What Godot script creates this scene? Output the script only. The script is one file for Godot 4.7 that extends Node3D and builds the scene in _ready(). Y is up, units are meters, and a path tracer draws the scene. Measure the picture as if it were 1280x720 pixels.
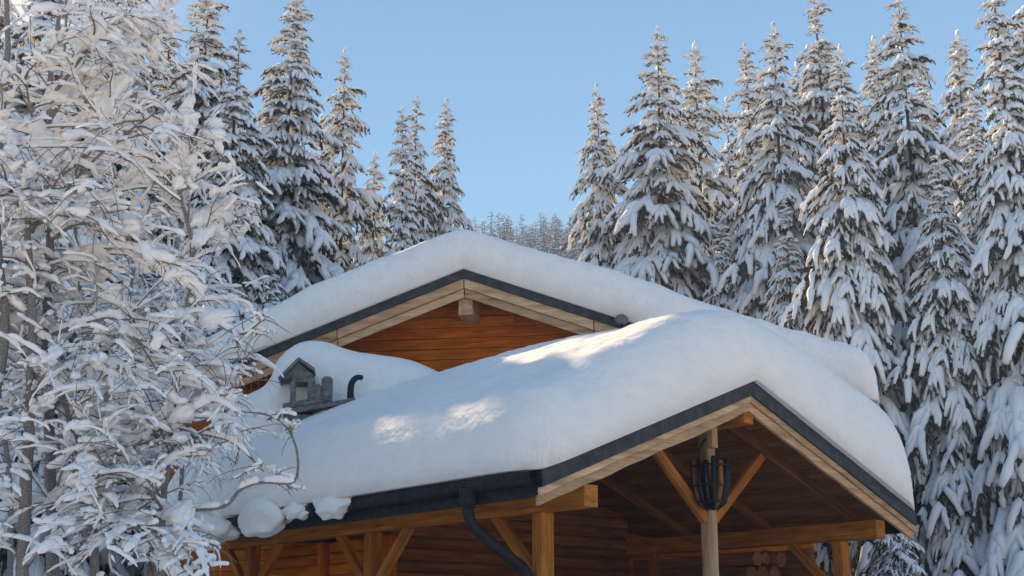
extends Node3D

# ---------------------------------------------------------------- camera model of the photograph
const F := 1550.0
const EYE := Vector3(0, 1.6, 0)
var PITCH := atan(320.0 / 1550.0)
var rng := RandomNumberGenerator.new()
var nz := FastNoiseLite.new()
var M := {}
var used := {}
var mesh_cache := {}

# a photograph pixel and a depth in metres, as a point in the place
func at(px: float, py: float, d: float) -> Vector3:
	var dx := (px - 640.0) / F
	var dy := (480.0 - py) / F
	var r := Vector3(dx, dy * cos(PITCH) + sin(PITCH), -cos(PITCH) + dy * sin(PITCH))
	return EYE + r * (d / -r.z)

func lin(r: float, g: float, b: float) -> Color:
	return Color(r, g, b).linear_to_srgb()

# ---------------------------------------------------------------- helpers: nodes
func numbered(called: String) -> String:
	if not used.has(called):
		used[called] = 0
		return called
	used[called] += 1
	return "%s_%03d" % [called, used[called]]

func tag(o: Node, label: String, category: String, group := "") -> void:
	o.set_meta("label", label)
	o.set_meta("category", category)
	if group != "":
		o.set_meta("group", group)

func thing(called: String, label: String, category: String, where := Vector3.ZERO, turn := 0.0, group := "") -> Node3D:
	var o := Node3D.new()
	o.name = numbered(called)
	add_child(o)
	o.position = where
	o.rotation.y = turn
	tag(o, label, category, group)
	return o

func part(called: String, mesh: Mesh, m: Material, parent: Node, xf := Transform3D.IDENTITY) -> MeshInstance3D:
	var o := MeshInstance3D.new()
	o.name = called
	o.mesh = mesh
	o.material_override = m
	parent.add_child(o, true)
	o.transform = xf
	o.cast_shadow = GeometryInstance3D.SHADOW_CASTING_SETTING_ON
	return o

func single(called: String, mesh: Mesh, m: Material, label: String, category: String, group := "", xf := Transform3D.IDENTITY) -> MeshInstance3D:
	var o := part(numbered(called), mesh, m, self, xf)
	tag(o, label, category, group)
	return o

# ---------------------------------------------------------------- helpers: meshes
func tri(st: SurfaceTool, a: Vector3, b: Vector3, c: Vector3) -> void:
	st.add_vertex(a); st.add_vertex(b); st.add_vertex(c)

func quad(st: SurfaceTool, a: Vector3, b: Vector3, c: Vector3, d: Vector3) -> void:
	tri(st, a, b, c); tri(st, a, c, d)

func new_st() -> SurfaceTool:
	var st := SurfaceTool.new()
	st.begin(Mesh.PRIMITIVE_TRIANGLES)
	return st

# a box with chamfered edges, centred, x = length
func chamfer_box(l: float, h: float, w: float, c: float) -> ArrayMesh:
	var key := "%.3f %.3f %.3f %.3f" % [l, h, w, c]
	if mesh_cache.has(key):
		return mesh_cache[key]
	var st := new_st()
	st.set_smooth_group(-1)
	var a := l / 2; var b := h / 2; var d := w / 2
	var corners := {}
	for sx in [-1, 1]:
		for sy in [-1, 1]:
			for sz in [-1, 1]:
				corners[Vector3i(sx, sy, sz)] = [Vector3(sx * a, sy * (b - c), sz * (d - c)), Vector3(sx * (a - c), sy * b, sz * (d - c)), Vector3(sx * (a - c), sy * (b - c), sz * d)]
	for s in [-1, 1]:
		_face(st, [corners[Vector3i(s, -1, -1)][0], corners[Vector3i(s, 1, -1)][0], corners[Vector3i(s, 1, 1)][0], corners[Vector3i(s, -1, 1)][0]])
		_face(st, [corners[Vector3i(-1, s, -1)][1], corners[Vector3i(1, s, -1)][1], corners[Vector3i(1, s, 1)][1], corners[Vector3i(-1, s, 1)][1]])
		_face(st, [corners[Vector3i(-1, -1, s)][2], corners[Vector3i(1, -1, s)][2], corners[Vector3i(1, 1, s)][2], corners[Vector3i(-1, 1, s)][2]])
		for q in [-1, 1]:
			_face(st, [corners[Vector3i(s, q, -1)][0], corners[Vector3i(s, q, 1)][0], corners[Vector3i(s, q, 1)][1], corners[Vector3i(s, q, -1)][1]])
			_face(st, [corners[Vector3i(s, -1, q)][0], corners[Vector3i(s, 1, q)][0], corners[Vector3i(s, 1, q)][2], corners[Vector3i(s, -1, q)][2]])
			_face(st, [corners[Vector3i(-1, s, q)][1], corners[Vector3i(1, s, q)][1], corners[Vector3i(1, s, q)][2], corners[Vector3i(-1, s, q)][2]])
			for w2 in [-1, 1]:
				_face(st, corners[Vector3i(s, q, w2)])
	st.generate_normals()
	var m := st.commit()
	mesh_cache[key] = m
	return m

# a convex face about the origin's outward side, wound clockwise as seen from outside
func _face(st: SurfaceTool, p: Array) -> void:
	var mid := Vector3.ZERO
	for v in p:
		mid += v
	var n: Vector3 = (p[1] - p[0]).cross(p[2] - p[0])
	var pts := p.duplicate()
	if n.dot(mid) > 0:
		pts.reverse()
	for i in range(1, pts.size() - 1):
		tri(st, pts[0], pts[i], pts[i + 1])

# a beam from a to b (coordinates of the parent), h tall and w wide
func beam(called: String, parent: Node, a: Vector3, b: Vector3, h: float, w: float, m: Material, up := Vector3.UP, c := 0.008) -> MeshInstance3D:
	var x := (b - a).normalized()
	var z := x.cross(up).normalized()
	var y := z.cross(x)
	return part(called, chamfer_box((b - a).length(), h, w, c), m, parent, Transform3D(Basis(x, y, z), (a + b) / 2))

# extrude a polygon (x, y), counter-clockwise, from z0 to z1
func prism(poly: Array, z0: float, z1: float) -> ArrayMesh:
	var st := new_st()
	st.set_smooth_group(-1)
	var n := poly.size()
	for i in range(1, n - 1):
		var a: Vector2 = poly[0]; var b: Vector2 = poly[i]; var c: Vector2 = poly[i + 1]
		tri(st, Vector3(a.x, a.y, z1), Vector3(c.x, c.y, z1), Vector3(b.x, b.y, z1))
		tri(st, Vector3(a.x, a.y, z0), Vector3(b.x, b.y, z0), Vector3(c.x, c.y, z0))
	for i in n:
		var a: Vector2 = poly[i]; var b: Vector2 = poly[(i + 1) % n]
		quad(st, Vector3(a.x, a.y, z1), Vector3(b.x, b.y, z1), Vector3(b.x, b.y, z0), Vector3(a.x, a.y, z0))
	st.generate_normals()
	return st.commit()

# a tube through points with radii; squash lowers its height
func tube(st: SurfaceTool, pts: Array, rad: Array, sides := 6, caps := true) -> void:
	var n := pts.size()
	var rings := []
	var ref := Vector3.UP
	for i in n:
		var t: Vector3 = (pts[min(i + 1, n - 1)] - pts[max(i - 1, 0)]).normalized()
		if abs(t.dot(ref)) > 0.92:
			ref = Vector3.RIGHT if abs(t.x) < 0.8 else Vector3.FORWARD
		var s := t.cross(ref).normalized()
		var v := s.cross(t).normalized()
		ref = v
		var ring := []
		for k in sides:
			var a := TAU * k / sides
			ring.append(pts[i] + (s * cos(a) + v * sin(a)) * rad[i])
		rings.append(ring)
	for i in n - 1:
		for k in sides:
			var k2 := (k + 1) % sides
			quad(st, rings[i][k], rings[i][k2], rings[i + 1][k2], rings[i + 1][k])
	if caps:
		for k in range(1, sides - 1):
			tri(st, rings[0][0], rings[0][k + 1], rings[0][k])
			tri(st, rings[n - 1][0], rings[n - 1][k], rings[n - 1][k + 1])

func smooth_commit(st: SurfaceTool) -> ArrayMesh:
	st.index()
	st.generate_normals()
	return st.commit()

func bend(p: Array, per := 6) -> Array:
	# a smooth curve through the points
	var out := []
	for i in p.size() - 1:
		var p0: Vector3 = p[max(i - 1, 0)]; var p1: Vector3 = p[i]; var p2: Vector3 = p[i + 1]; var p3: Vector3 = p[min(i + 2, p.size() - 1)]
		for k in per:
			out.append(p1.cubic_interpolate(p2, p0, p3, float(k) / per))
	out.append(p[-1])
	return out

# ---------------------------------------------------------------- materials
func noise_tex(freq: float, ramp: Array, seed_: int, size := 512, normal := false, bump := 4.0, octaves := 4) -> NoiseTexture2D:
	var n := FastNoiseLite.new()
	n.seed = seed_
	n.frequency = freq
	n.fractal_octaves = octaves
	var t := NoiseTexture2D.new()
	t.width = size; t.height = size; t.seamless = true
	t.noise = n
	if normal:
		t.as_normal_map = true
		t.bump_strength = bump
	else:
		var g := Gradient.new()
		g.offsets = PackedFloat32Array([0.2, 0.5, 0.8])
		g.colors = PackedColorArray(ramp)
		t.color_ramp = g
	return t

func wood_image(base: Color, streak: Color, knot: Color, seed_: int) -> ImageTexture:
	# grain along x: long soft streaks, fine fibres, a few knots (colours linear)
	var s := 256
	var n := FastNoiseLite.new(); n.seed = seed_; n.frequency = 0.03; n.fractal_octaves = 3
	var img := Image.create(s, s, false, Image.FORMAT_RGB8)
	var r := RandomNumberGenerator.new(); r.seed = seed_
	var knots := []
	for i in 3:
		knots.append(Vector3(r.randf() * s, r.randf() * s, r.randf_range(4, 8)))
	for y in s:
		for x in s:
			var a := TAU * x / s
			var fy := float(y)
			var kn := 0.0
			for k in knots:
				var dx: float = wrapf(x - k.x, -s / 2.0, s / 2.0) * 0.45
				var dy: float = wrapf(y - k.y, -s / 2.0, s / 2.0)
				var dd: float = sqrt(dx * dx + dy * dy) / k.z
				kn = max(kn, clampf(1.3 - dd, 0, 1))
				fy += dy * 0.6 * exp(-dd * dd * 0.35)
			var g := n.get_noise_3d(cos(a) * 9.0, sin(a) * 9.0, fy * 4.2) * 0.9
			var g2 := n.get_noise_3d(cos(a) * 22.0 + 300.0, sin(a) * 22.0, fy * 14.0) * 0.8
			var big := n.get_noise_3d(cos(a) * 20.0, sin(a) * 20.0 + 500.0, fy * 0.6)
			var t := clampf(0.5 + g + g2 * 0.6, 0, 1)
			var c := base.lerp(streak, t)
			c = c * (1.0 + big * 0.5)
			c = c.lerp(knot, kn * 0.8)
			c.a = 1.0
			img.set_pixel(x, y, c.linear_to_srgb())
	img.generate_mipmaps()
	return ImageTexture.create_from_image(img)

func wood(key: String, base: Color, streak: Color, knot: Color, seed_: int, rough := 0.75) -> void:
	# three variants of the same timber, each with the grain shifted
	var tex := wood_image(base, streak, knot, seed_)
	for i in 3:
		var m := StandardMaterial3D.new()
		m.albedo_texture = tex
		m.uv1_triplanar = true
		m.uv1_scale = Vector3(0.35, 1.7, 1.7)
		m.uv1_offset = Vector3(0.37 * i, 0.23 * i, 0.61 * i)
		m.roughness = rough
		m.metallic_specular = 0.06
		m.albedo_color = [Color(1, 1, 1), Color(0.9, 0.88, 0.86), Color(0.97, 0.92, 0.9)][i]
		M[key + str(i)] = m

func pick(key: String) -> Material:
	return M[key + str(rng.randi() % 3)]

func make_materials() -> void:
	var sn := StandardMaterial3D.new()
	sn.albedo_texture = noise_tex(0.012, [lin(0.88, 0.83, 0.76), lin(0.91, 0.86, 0.788), lin(0.94, 0.89, 0.818)], 4)
	sn.normal_enabled = true
	sn.normal_texture = noise_tex(0.03, [], 5, 512, true, 5.0, 5)
	sn.normal_scale = 0.9
	sn.uv1_triplanar = true
	sn.uv1_world_triplanar = true
	sn.uv1_scale = Vector3(0.5, 0.5, 0.5)
	sn.roughness = 0.9
	sn.metallic_specular = 0.2
	M.snow = sn
	var pw := sn.duplicate()
	pw.albedo_texture = noise_tex(0.012, [lin(0.84, 0.83, 0.815), lin(0.87, 0.86, 0.845), lin(0.9, 0.89, 0.875)], 6)
	M.powder = pw
	var ts := StandardMaterial3D.new()
	ts.albedo_color = lin(0.88, 0.865, 0.84)
	ts.roughness = 0.95
	ts.metallic_specular = 0.1
	M.tree_snow = ts
	var nd := StandardMaterial3D.new()
	nd.albedo_texture = noise_tex(0.02, [lin(0.035, 0.045, 0.03), lin(0.06, 0.068, 0.05), lin(0.1, 0.105, 0.09)], 8, 256)
	nd.uv1_triplanar = true
	nd.uv1_scale = Vector3(0.6, 0.6, 0.6)
	nd.roughness = 0.85
	nd.metallic_specular = 0.2
	nd.cull_mode = BaseMaterial3D.CULL_DISABLED
	nd.backlight_enabled = true
	nd.backlight = Color(0.12, 0.14, 0.09)
	M.needles = nd
	var bk := StandardMaterial3D.new()
	bk.albedo_texture = noise_tex(0.06, [lin(0.035, 0.028, 0.022), lin(0.08, 0.066, 0.053), lin(0.15, 0.13, 0.11)], 11, 256)
	bk.uv1_triplanar = true
	bk.uv1_scale = Vector3(3, 1.2, 3)
	bk.roughness = 0.95
	M.bark = bk
	var tw := bk.duplicate()
	tw.albedo_texture = noise_tex(0.06, [lin(0.1, 0.085, 0.072), lin(0.2, 0.175, 0.155), lin(0.38, 0.35, 0.32)], 12, 256)
	tw.uv1_scale = Vector3(5, 5, 5)
	M.twig = tw
	var me := StandardMaterial3D.new()
	me.albedo_texture = noise_tex(0.02, [lin(0.035, 0.036, 0.037), lin(0.047, 0.048, 0.05), lin(0.066, 0.067, 0.068)], 21, 256)
	me.uv1_triplanar = true
	me.roughness = 0.55
	me.metallic_specular = 0.3
	M.metal = me
	var gu := StandardMaterial3D.new()
	gu.albedo_texture = noise_tex(0.03, [lin(0.014, 0.014, 0.015), lin(0.02, 0.02, 0.021), lin(0.032, 0.032, 0.033)], 23, 256)
	gu.uv1_triplanar = true
	gu.roughness = 0.5
	gu.metallic_specular = 0.3
	M.gutter = gu
	var ir := StandardMaterial3D.new()
	ir.albedo_color = lin(0.018, 0.018, 0.02)
	ir.roughness = 0.5
	ir.metallic = 0.6
	M.iron = ir
	var sto := StandardMaterial3D.new()
	sto.albedo_texture = noise_tex(0.04, [lin(0.13, 0.127, 0.12), lin(0.17, 0.166, 0.158), lin(0.22, 0.213, 0.2)], 31, 256)
	sto.normal_enabled = true
	sto.normal_texture = noise_tex(0.05, [], 32, 256, true, 8.0)
	sto.uv1_triplanar = true
	sto.uv1_scale = Vector3(0.8, 0.8, 0.8)
	sto.roughness = 0.95
	M.stone = sto
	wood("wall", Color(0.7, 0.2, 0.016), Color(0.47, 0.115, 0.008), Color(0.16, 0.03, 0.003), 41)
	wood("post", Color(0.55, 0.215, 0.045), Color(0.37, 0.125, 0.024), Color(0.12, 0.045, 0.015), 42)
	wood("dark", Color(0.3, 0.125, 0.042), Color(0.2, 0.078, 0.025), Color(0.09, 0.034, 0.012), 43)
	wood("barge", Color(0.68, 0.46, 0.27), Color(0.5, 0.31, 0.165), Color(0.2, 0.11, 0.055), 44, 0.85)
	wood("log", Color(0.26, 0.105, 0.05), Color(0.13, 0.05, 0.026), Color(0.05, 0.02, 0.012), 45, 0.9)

# ---------------------------------------------------------------- the ground
func ground_y(x: float, z: float) -> float:
	var d := -z
	var y := 0.85 * smoothstep(4.0, 11.0, d)
	y += 0.04 * clampf(d - 24.0, 0, 30)
	y += 0.365 * clampf(d - 52.0, 0, 200) * smoothstep(52, 75, d)
	y += 0.35 * nz.get_noise_2d(x * 1.4, z * 1.4) * smoothstep(3, 20, abs(x) + abs(d + 15.0) * 0.3)
	return y

# ---------------------------------------------------------------- snow on a pitched roof, in the roof's own frame
# x from 0 to w across the gable, z from 0 (front) to -len; roof(x) gives the height it lies on
func roof_snow(w: float, length: float, eave: float, tn: float, t_left: float, t_mid: float, t_right: float, back_extra: float, over_side: float, over_front: float, round_r: float, front_r: float, power: float, crest_r: float, nx: int, nzn: int, seed_: int, fade_back: bool) -> ArrayMesh:
	var n := FastNoiseLite.new(); n.seed = seed_; n.frequency = 0.35; n.fractal_octaves = 3
	var xs := []; var zs := []
	for i in nx + 1:
		var t := float(i) / nx
		# cells close up towards both eaves
		t = lerpf(t, 0.5 - 0.5 * cos(PI * t), 0.72)
		xs.append(-over_side + t * (w + 2 * over_side))
	for i in nzn + 1:
		var t := float(i) / nzn
		t = pow(t, 1.35)
		zs.append(over_front - t * (length + over_front))
	var st := new_st()
	st.set_smooth_group(0)
	var top := []; var bot := []
	for i in nx + 1:
		var rt := []; var rb := []
		for j in nzn + 1:
			var x: float = xs[i]; var z: float = zs[j]
			var f: float = clampf(x / w, 0, 1)
			var ex := clampf(minf(x + over_side, w + over_side - x) / round_r, 0, 1)
			var ez := clampf((over_front - z) / front_r, 0, 1)
			var far_end := false
			if fade_back and z < -length / 2:
				ez = clampf((z + length) / front_r, 0, 1)
				far_end = true
			var q := pow(pow(1.0 - ex, power) + pow(1.0 - ez, power), 1.0 / power)
			if q > 1.0:
				# the corner is rounded off in plan too
				var dx := (1.0 - ex) * (1.0 - 1.0 / q) * round_r
				var dz := (1.0 - ez) * (1.0 - 1.0 / q) * front_r
				x += dx if x < w / 2 else -dx
				z += dz if far_end else -dz
				q = 1.0
			var base: float = eave + tn * maxf(0.0, w / 2 - abs(x - w / 2))
			# the crest of the snow is rounded where the roof has an edge
			var ax: float = x - w / 2
			var soft: float = eave + tn * (w / 2 - (sqrt(ax * ax + crest_r * crest_r) - crest_r * 0.25))
			var th: float = lerpf(t_left, t_mid, smoothstep(0.05, 0.45, f)) if f < 0.5 else lerpf(t_mid, t_right, smoothstep(0.5, 0.9, f))
			th += back_extra * clampf(-z / length, 0, 1)
			th += n.get_noise_2d(x, z) * 0.1 + n.get_noise_2d(x * 3.1 + 40, z * 3.1) * 0.025
			var k := pow(maxf(0.0, 1.0 - pow(q, power)), 1.0 / power)
			var y := lerpf(base + 0.012, maxf(soft + th, base + 0.03), k)
			# the brow swells a little outwards past the eaves
			# old snowfalls show as faint ledges on the cut faces
			var ledge := n.get_noise_2d(x * 0.5 + z * 0.5, (y - base) * 16.0 + 90.0) * 0.06 * k * (1.0 - k)
			if ez < 1.0 and ex >= 1.0: z += ledge * (-1.0 if far_end else 1.0) * 2.0
			if ex < 1.0 and ez >= 1.0: x += ledge * (-1.0 if x < w / 2 else 1.0)
			y += n.get_noise_2d(x * 7.0, z * 7.0 + 70.0) * 0.02 * k
			rt.append(Vector3(x, y, z))
			rb.append(Vector3(x, base + 0.012, z))
		top.append(rt); bot.append(rb)
	for i in nx:
		for j in nzn:
			quad(st, top[i][j], top[i][j + 1], top[i + 1][j + 1], top[i + 1][j])
			quad(st, bot[i][j], bot[i + 1][j], bot[i + 1][j + 1], bot[i][j + 1])
	return smooth_commit(st)

# a lumpy pillow of snow, about radius 1, flat below
func lump(seed_: int, flat := 0.8, rough := 0.2, freq := 0.9, rings := 10, sides := 14) -> ArrayMesh:
	var n := FastNoiseLite.new(); n.seed = seed_; n.frequency = freq; n.fractal_octaves = 2
	var st := new_st()
	st.set_smooth_group(0)
	var g := []
	for i in rings + 1:
		var row := []
		var th := PI * i / rings
		for k in sides:
			var ph := TAU * k / sides
			var v := Vector3(sin(th) * cos(ph), cos(th), sin(th) * sin(ph))
			v *= 1.0 + rough * n.get_noise_3dv(v * 1.6) * 2.0
			if v.y < 0: v.y *= flat
			row.append(v)
		g.append(row)
	for i in rings:
		for k in sides:
			var k2 := (k + 1) % sides
			if i > 0: tri(st, g[i][k], g[i + 1][k2], g[i][k2])
			if i < rings - 1: tri(st, g[i][k], g[i + 1][k], g[i + 1][k2])
	return smooth_commit(st)

# ---------------------------------------------------------------- spruces
# one bough of unit length along +x: needle sprays and the snow lying on them
func bough(r: RandomNumberGenerator, pairs: int, snowy: float, droop: float, fat := 1.0, blades_per := 5.0, rime := 0.62) -> Array:
	var ns := new_st(); ns.set_smooth_group(-1)
	var ss := new_st(); ss.set_smooth_group(0)
	var ws := new_st(); ws.set_smooth_group(-1)
	var twigs := []
	var axis := func(t: float) -> Vector3: return Vector3(t * (1.0 - 0.12 * t * droop), 0.16 * t - droop * 0.55 * t * t, 0.0)
	var main := []
	for i in 6:
		main.append(axis.call(0.12 + 0.88 * i / 5.0) + Vector3(0, 0, r.randf_range(-0.03, 0.03)))
	twigs.append([main, 1.0])
	for i in pairs:
		var t := 0.2 + 0.72 * (i + 0.5) / pairs
		for s in [-1, 1]:
			var o: Vector3 = axis.call(t + r.randf_range(-0.05, 0.05))
			var a: float = r.randf_range(0.45, 1.0) * s
			var l: float = r.randf_range(0.2, 0.44) * (1.15 - 0.6 * t)
			var p := []
			var hang := r.randf_range(0.5, 1.5)
			for k in 4:
				var q := k / 3.0
				p.append(o + Vector3(cos(a) * l * q, -droop * 0.7 * hang * (q * q) * l - (droop * t - 0.16) * cos(a) * l * q * 0.8, sin(a) * l * q))
			twigs.append([p, 0.7])
	for tw in twigs:
		var p: Array = tw[0]
		var n := p.size()
		var laden := r.randf() < snowy
		# sprays hang and stand out on both sides; many are white with rime and powder
		var blades := int(blades_per * n * tw[1])
		for b in blades:
			var q := r.randf() * (n - 1.001)
			var i := int(q)
			var o: Vector3 = p[i].lerp(p[i + 1], q - i)
			var t: Vector3 = (p[i + 1] - p[i]).normalized()
			var side := t.cross(Vector3.UP).normalized() * (1 if b % 2 == 0 else -1)
			var white := r.randf() < (rime if laden else rime * 0.65)
			var dir := (t * r.randf_range(0.3, 1.0) + side * r.randf_range(0.2, 0.9) + Vector3(0, r.randf_range(-0.5, 0.15) if white else r.randf_range(-1.3, -0.1), 0)).normalized()
			var l := r.randf_range(0.08, 0.18)
			var wv := t.cross(dir).normalized() * r.randf_range(0.012, 0.028) + t * 0.015
			var st := ws if white else ns
			if white: o += Vector3(0, 0.018, 0)
			quad(st, o - wv, o + dir * l * 0.55 - wv * 1.2, o + dir * l, o + dir * l * 0.5 + wv * 1.2)
		if laden:
			var rr: float = r.randf_range(0.034, 0.064) * fat * (1.25 if tw[1] > 0.9 else 1.0)
			var sp := []; var sr := []
			var m := 6 if tw[1] > 0.9 else 5
			for k in m:
				var q := (float(k) / (m - 1)) * (n - 1) * 0.999
				var i := int(q)
				var o: Vector3 = p[i].lerp(p[i + 1], q - i)
				var e := float(k) / (m - 1)
				var prof := 0.4 + 0.7 * sin(PI * pow(0.08 + e * 0.87, 0.8))
				var rad := rr * prof * r.randf_range(0.65, 1.35)
				sp.append(o + Vector3(r.randf_range(-0.015, 0.015), rad * 0.55 + 0.01, r.randf_range(-0.015, 0.015)))
				sr.append(rad)
			tube(ss, sp, sr, 5)
	ns.generate_normals()
	ws.generate_normals()
	var out := new_st()
	out.append_from(smooth_commit(ss), 0, Transform3D.IDENTITY)
	out.append_from(ws.commit(), 0, Transform3D.IDENTITY)
	return [ns.commit(), out.commit()]

func spruce_meshes(seed_: int, height: float, slope: float, widest: float, bare: float, boughs: Array, small: Array, gap: float, density: float, ragged := 0.5) -> Array:
	var r := RandomNumberGenerator.new(); r.seed = seed_
	var ns := new_st(); var ss := new_st(); var ts := new_st()
	var y := bare
	var n := FastNoiseLite.new(); n.seed = seed_; n.frequency = 0.25
	var lean := Vector3(r.randf_range(-0.15, 0.15), 0, r.randf_range(-0.15, 0.15))
	while y < height - 0.1:
		var t := height - y
		var w := minf(slope * pow(t, 0.88) + 0.12, widest) * (1.0 + ragged * n.get_noise_1d(y * 6.0))
		var count := int(clampf(4.0 + w * 3.4 * density, 4, 11))
		var off := r.randf() * TAU
		var at_y := lean * sin(y / height * PI)
		for k in count:
			var a := off + TAU * (k + r.randf_range(-0.3, 0.3)) / count
			var l := w * r.randf_range(0.62, 1.2)
			if r.randf() < 0.08: l *= 1.25
			var tilt := lerpf(0.55, -0.22, clampf(t / (height * 0.55), 0, 1)) + r.randf_range(-0.14, 0.14)
			if t < 1.2: tilt = lerpf(0.95, 0.5, t / 1.2)
			var thick := clampf(0.85 + 0.3 / maxf(l, 0.25), 1.0, 1.7)
			var b := Basis(Vector3.UP, a) * Basis(Vector3.BACK, tilt) * Basis.from_scale(Vector3(l, l * thick, l * thick))
			var set_: Array = small if l < 0.65 else boughs
			var pickd: Array = set_[r.randi() % set_.size()]
			var xf := Transform3D(b, Vector3(0, y + r.randf_range(-0.22, 0.22), 0) + at_y)
			ns.append_from(pickd[0], 0, xf)
			ss.append_from(pickd[1], 0, xf)
		y += gap * clampf(0.45 + t * 0.075, 0.5, 1.25) * r.randf_range(0.7, 1.3)
	# the leader
	var tp := []; var tr := []
	for i in 9:
		var f := i / 8.0
		tp.append(Vector3(0, f * height, 0) + lean * sin(f * PI)); tr.append(lerpf(0.19, 0.012, pow(f, 0.8)))
	ts.set_smooth_group(0)
	tube(ts, tp, tr, 8)
	ss.append_from(lumps[0], 0, Transform3D(Basis.from_scale(Vector3(0.07, 0.2, 0.07)), Vector3(0, height, 0)))
	return [smooth_commit(ts), ns.commit(), ss.commit(), height]

var lumps := []
var kinds := []
var spruce_protos := {}

func plant_spruce(called: String, kind: int, ax: float, ay: float, depth: float, wide: float, label: String, group: String, base_drop := 0.0) -> Node3D:
	var top := at(ax, ay, depth)
	return stand_spruce(called, kind, Vector3(top.x, 0, top.z), top.y, wide, label, group)

func stand_spruce(called: String, kind: int, where: Vector3, top_y: float, wide: float, label: String, group: String) -> Node3D:
	var gy := ground_y(where.x, where.z) - 0.05
	var o: Node3D
	var nm := numbered(called)
	if spruce_protos.has(kind):
		o = spruce_protos[kind].duplicate()
		o.name = nm
		add_child(o)
	else:
		o = Node3D.new()
		o.name = nm
		add_child(o)
		part("trunk", kinds[kind][0], M.bark, o)
		part("crown", kinds[kind][1], M.needles, o).set_meta("kind", "stuff")
		part("snow_load", kinds[kind][2], M.tree_snow, o).set_meta("kind", "stuff")
		spruce_protos[kind] = o
	o.position = Vector3(where.x, gy, where.z)
	var s: float = (top_y - gy) / kinds[kind][3]
	o.basis = Basis(Vector3.UP, rng.randf() * TAU) * Basis.from_scale(Vector3(s * wide, s, s * wide))
	tag(o, label, "tree", group)
	return o

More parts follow.
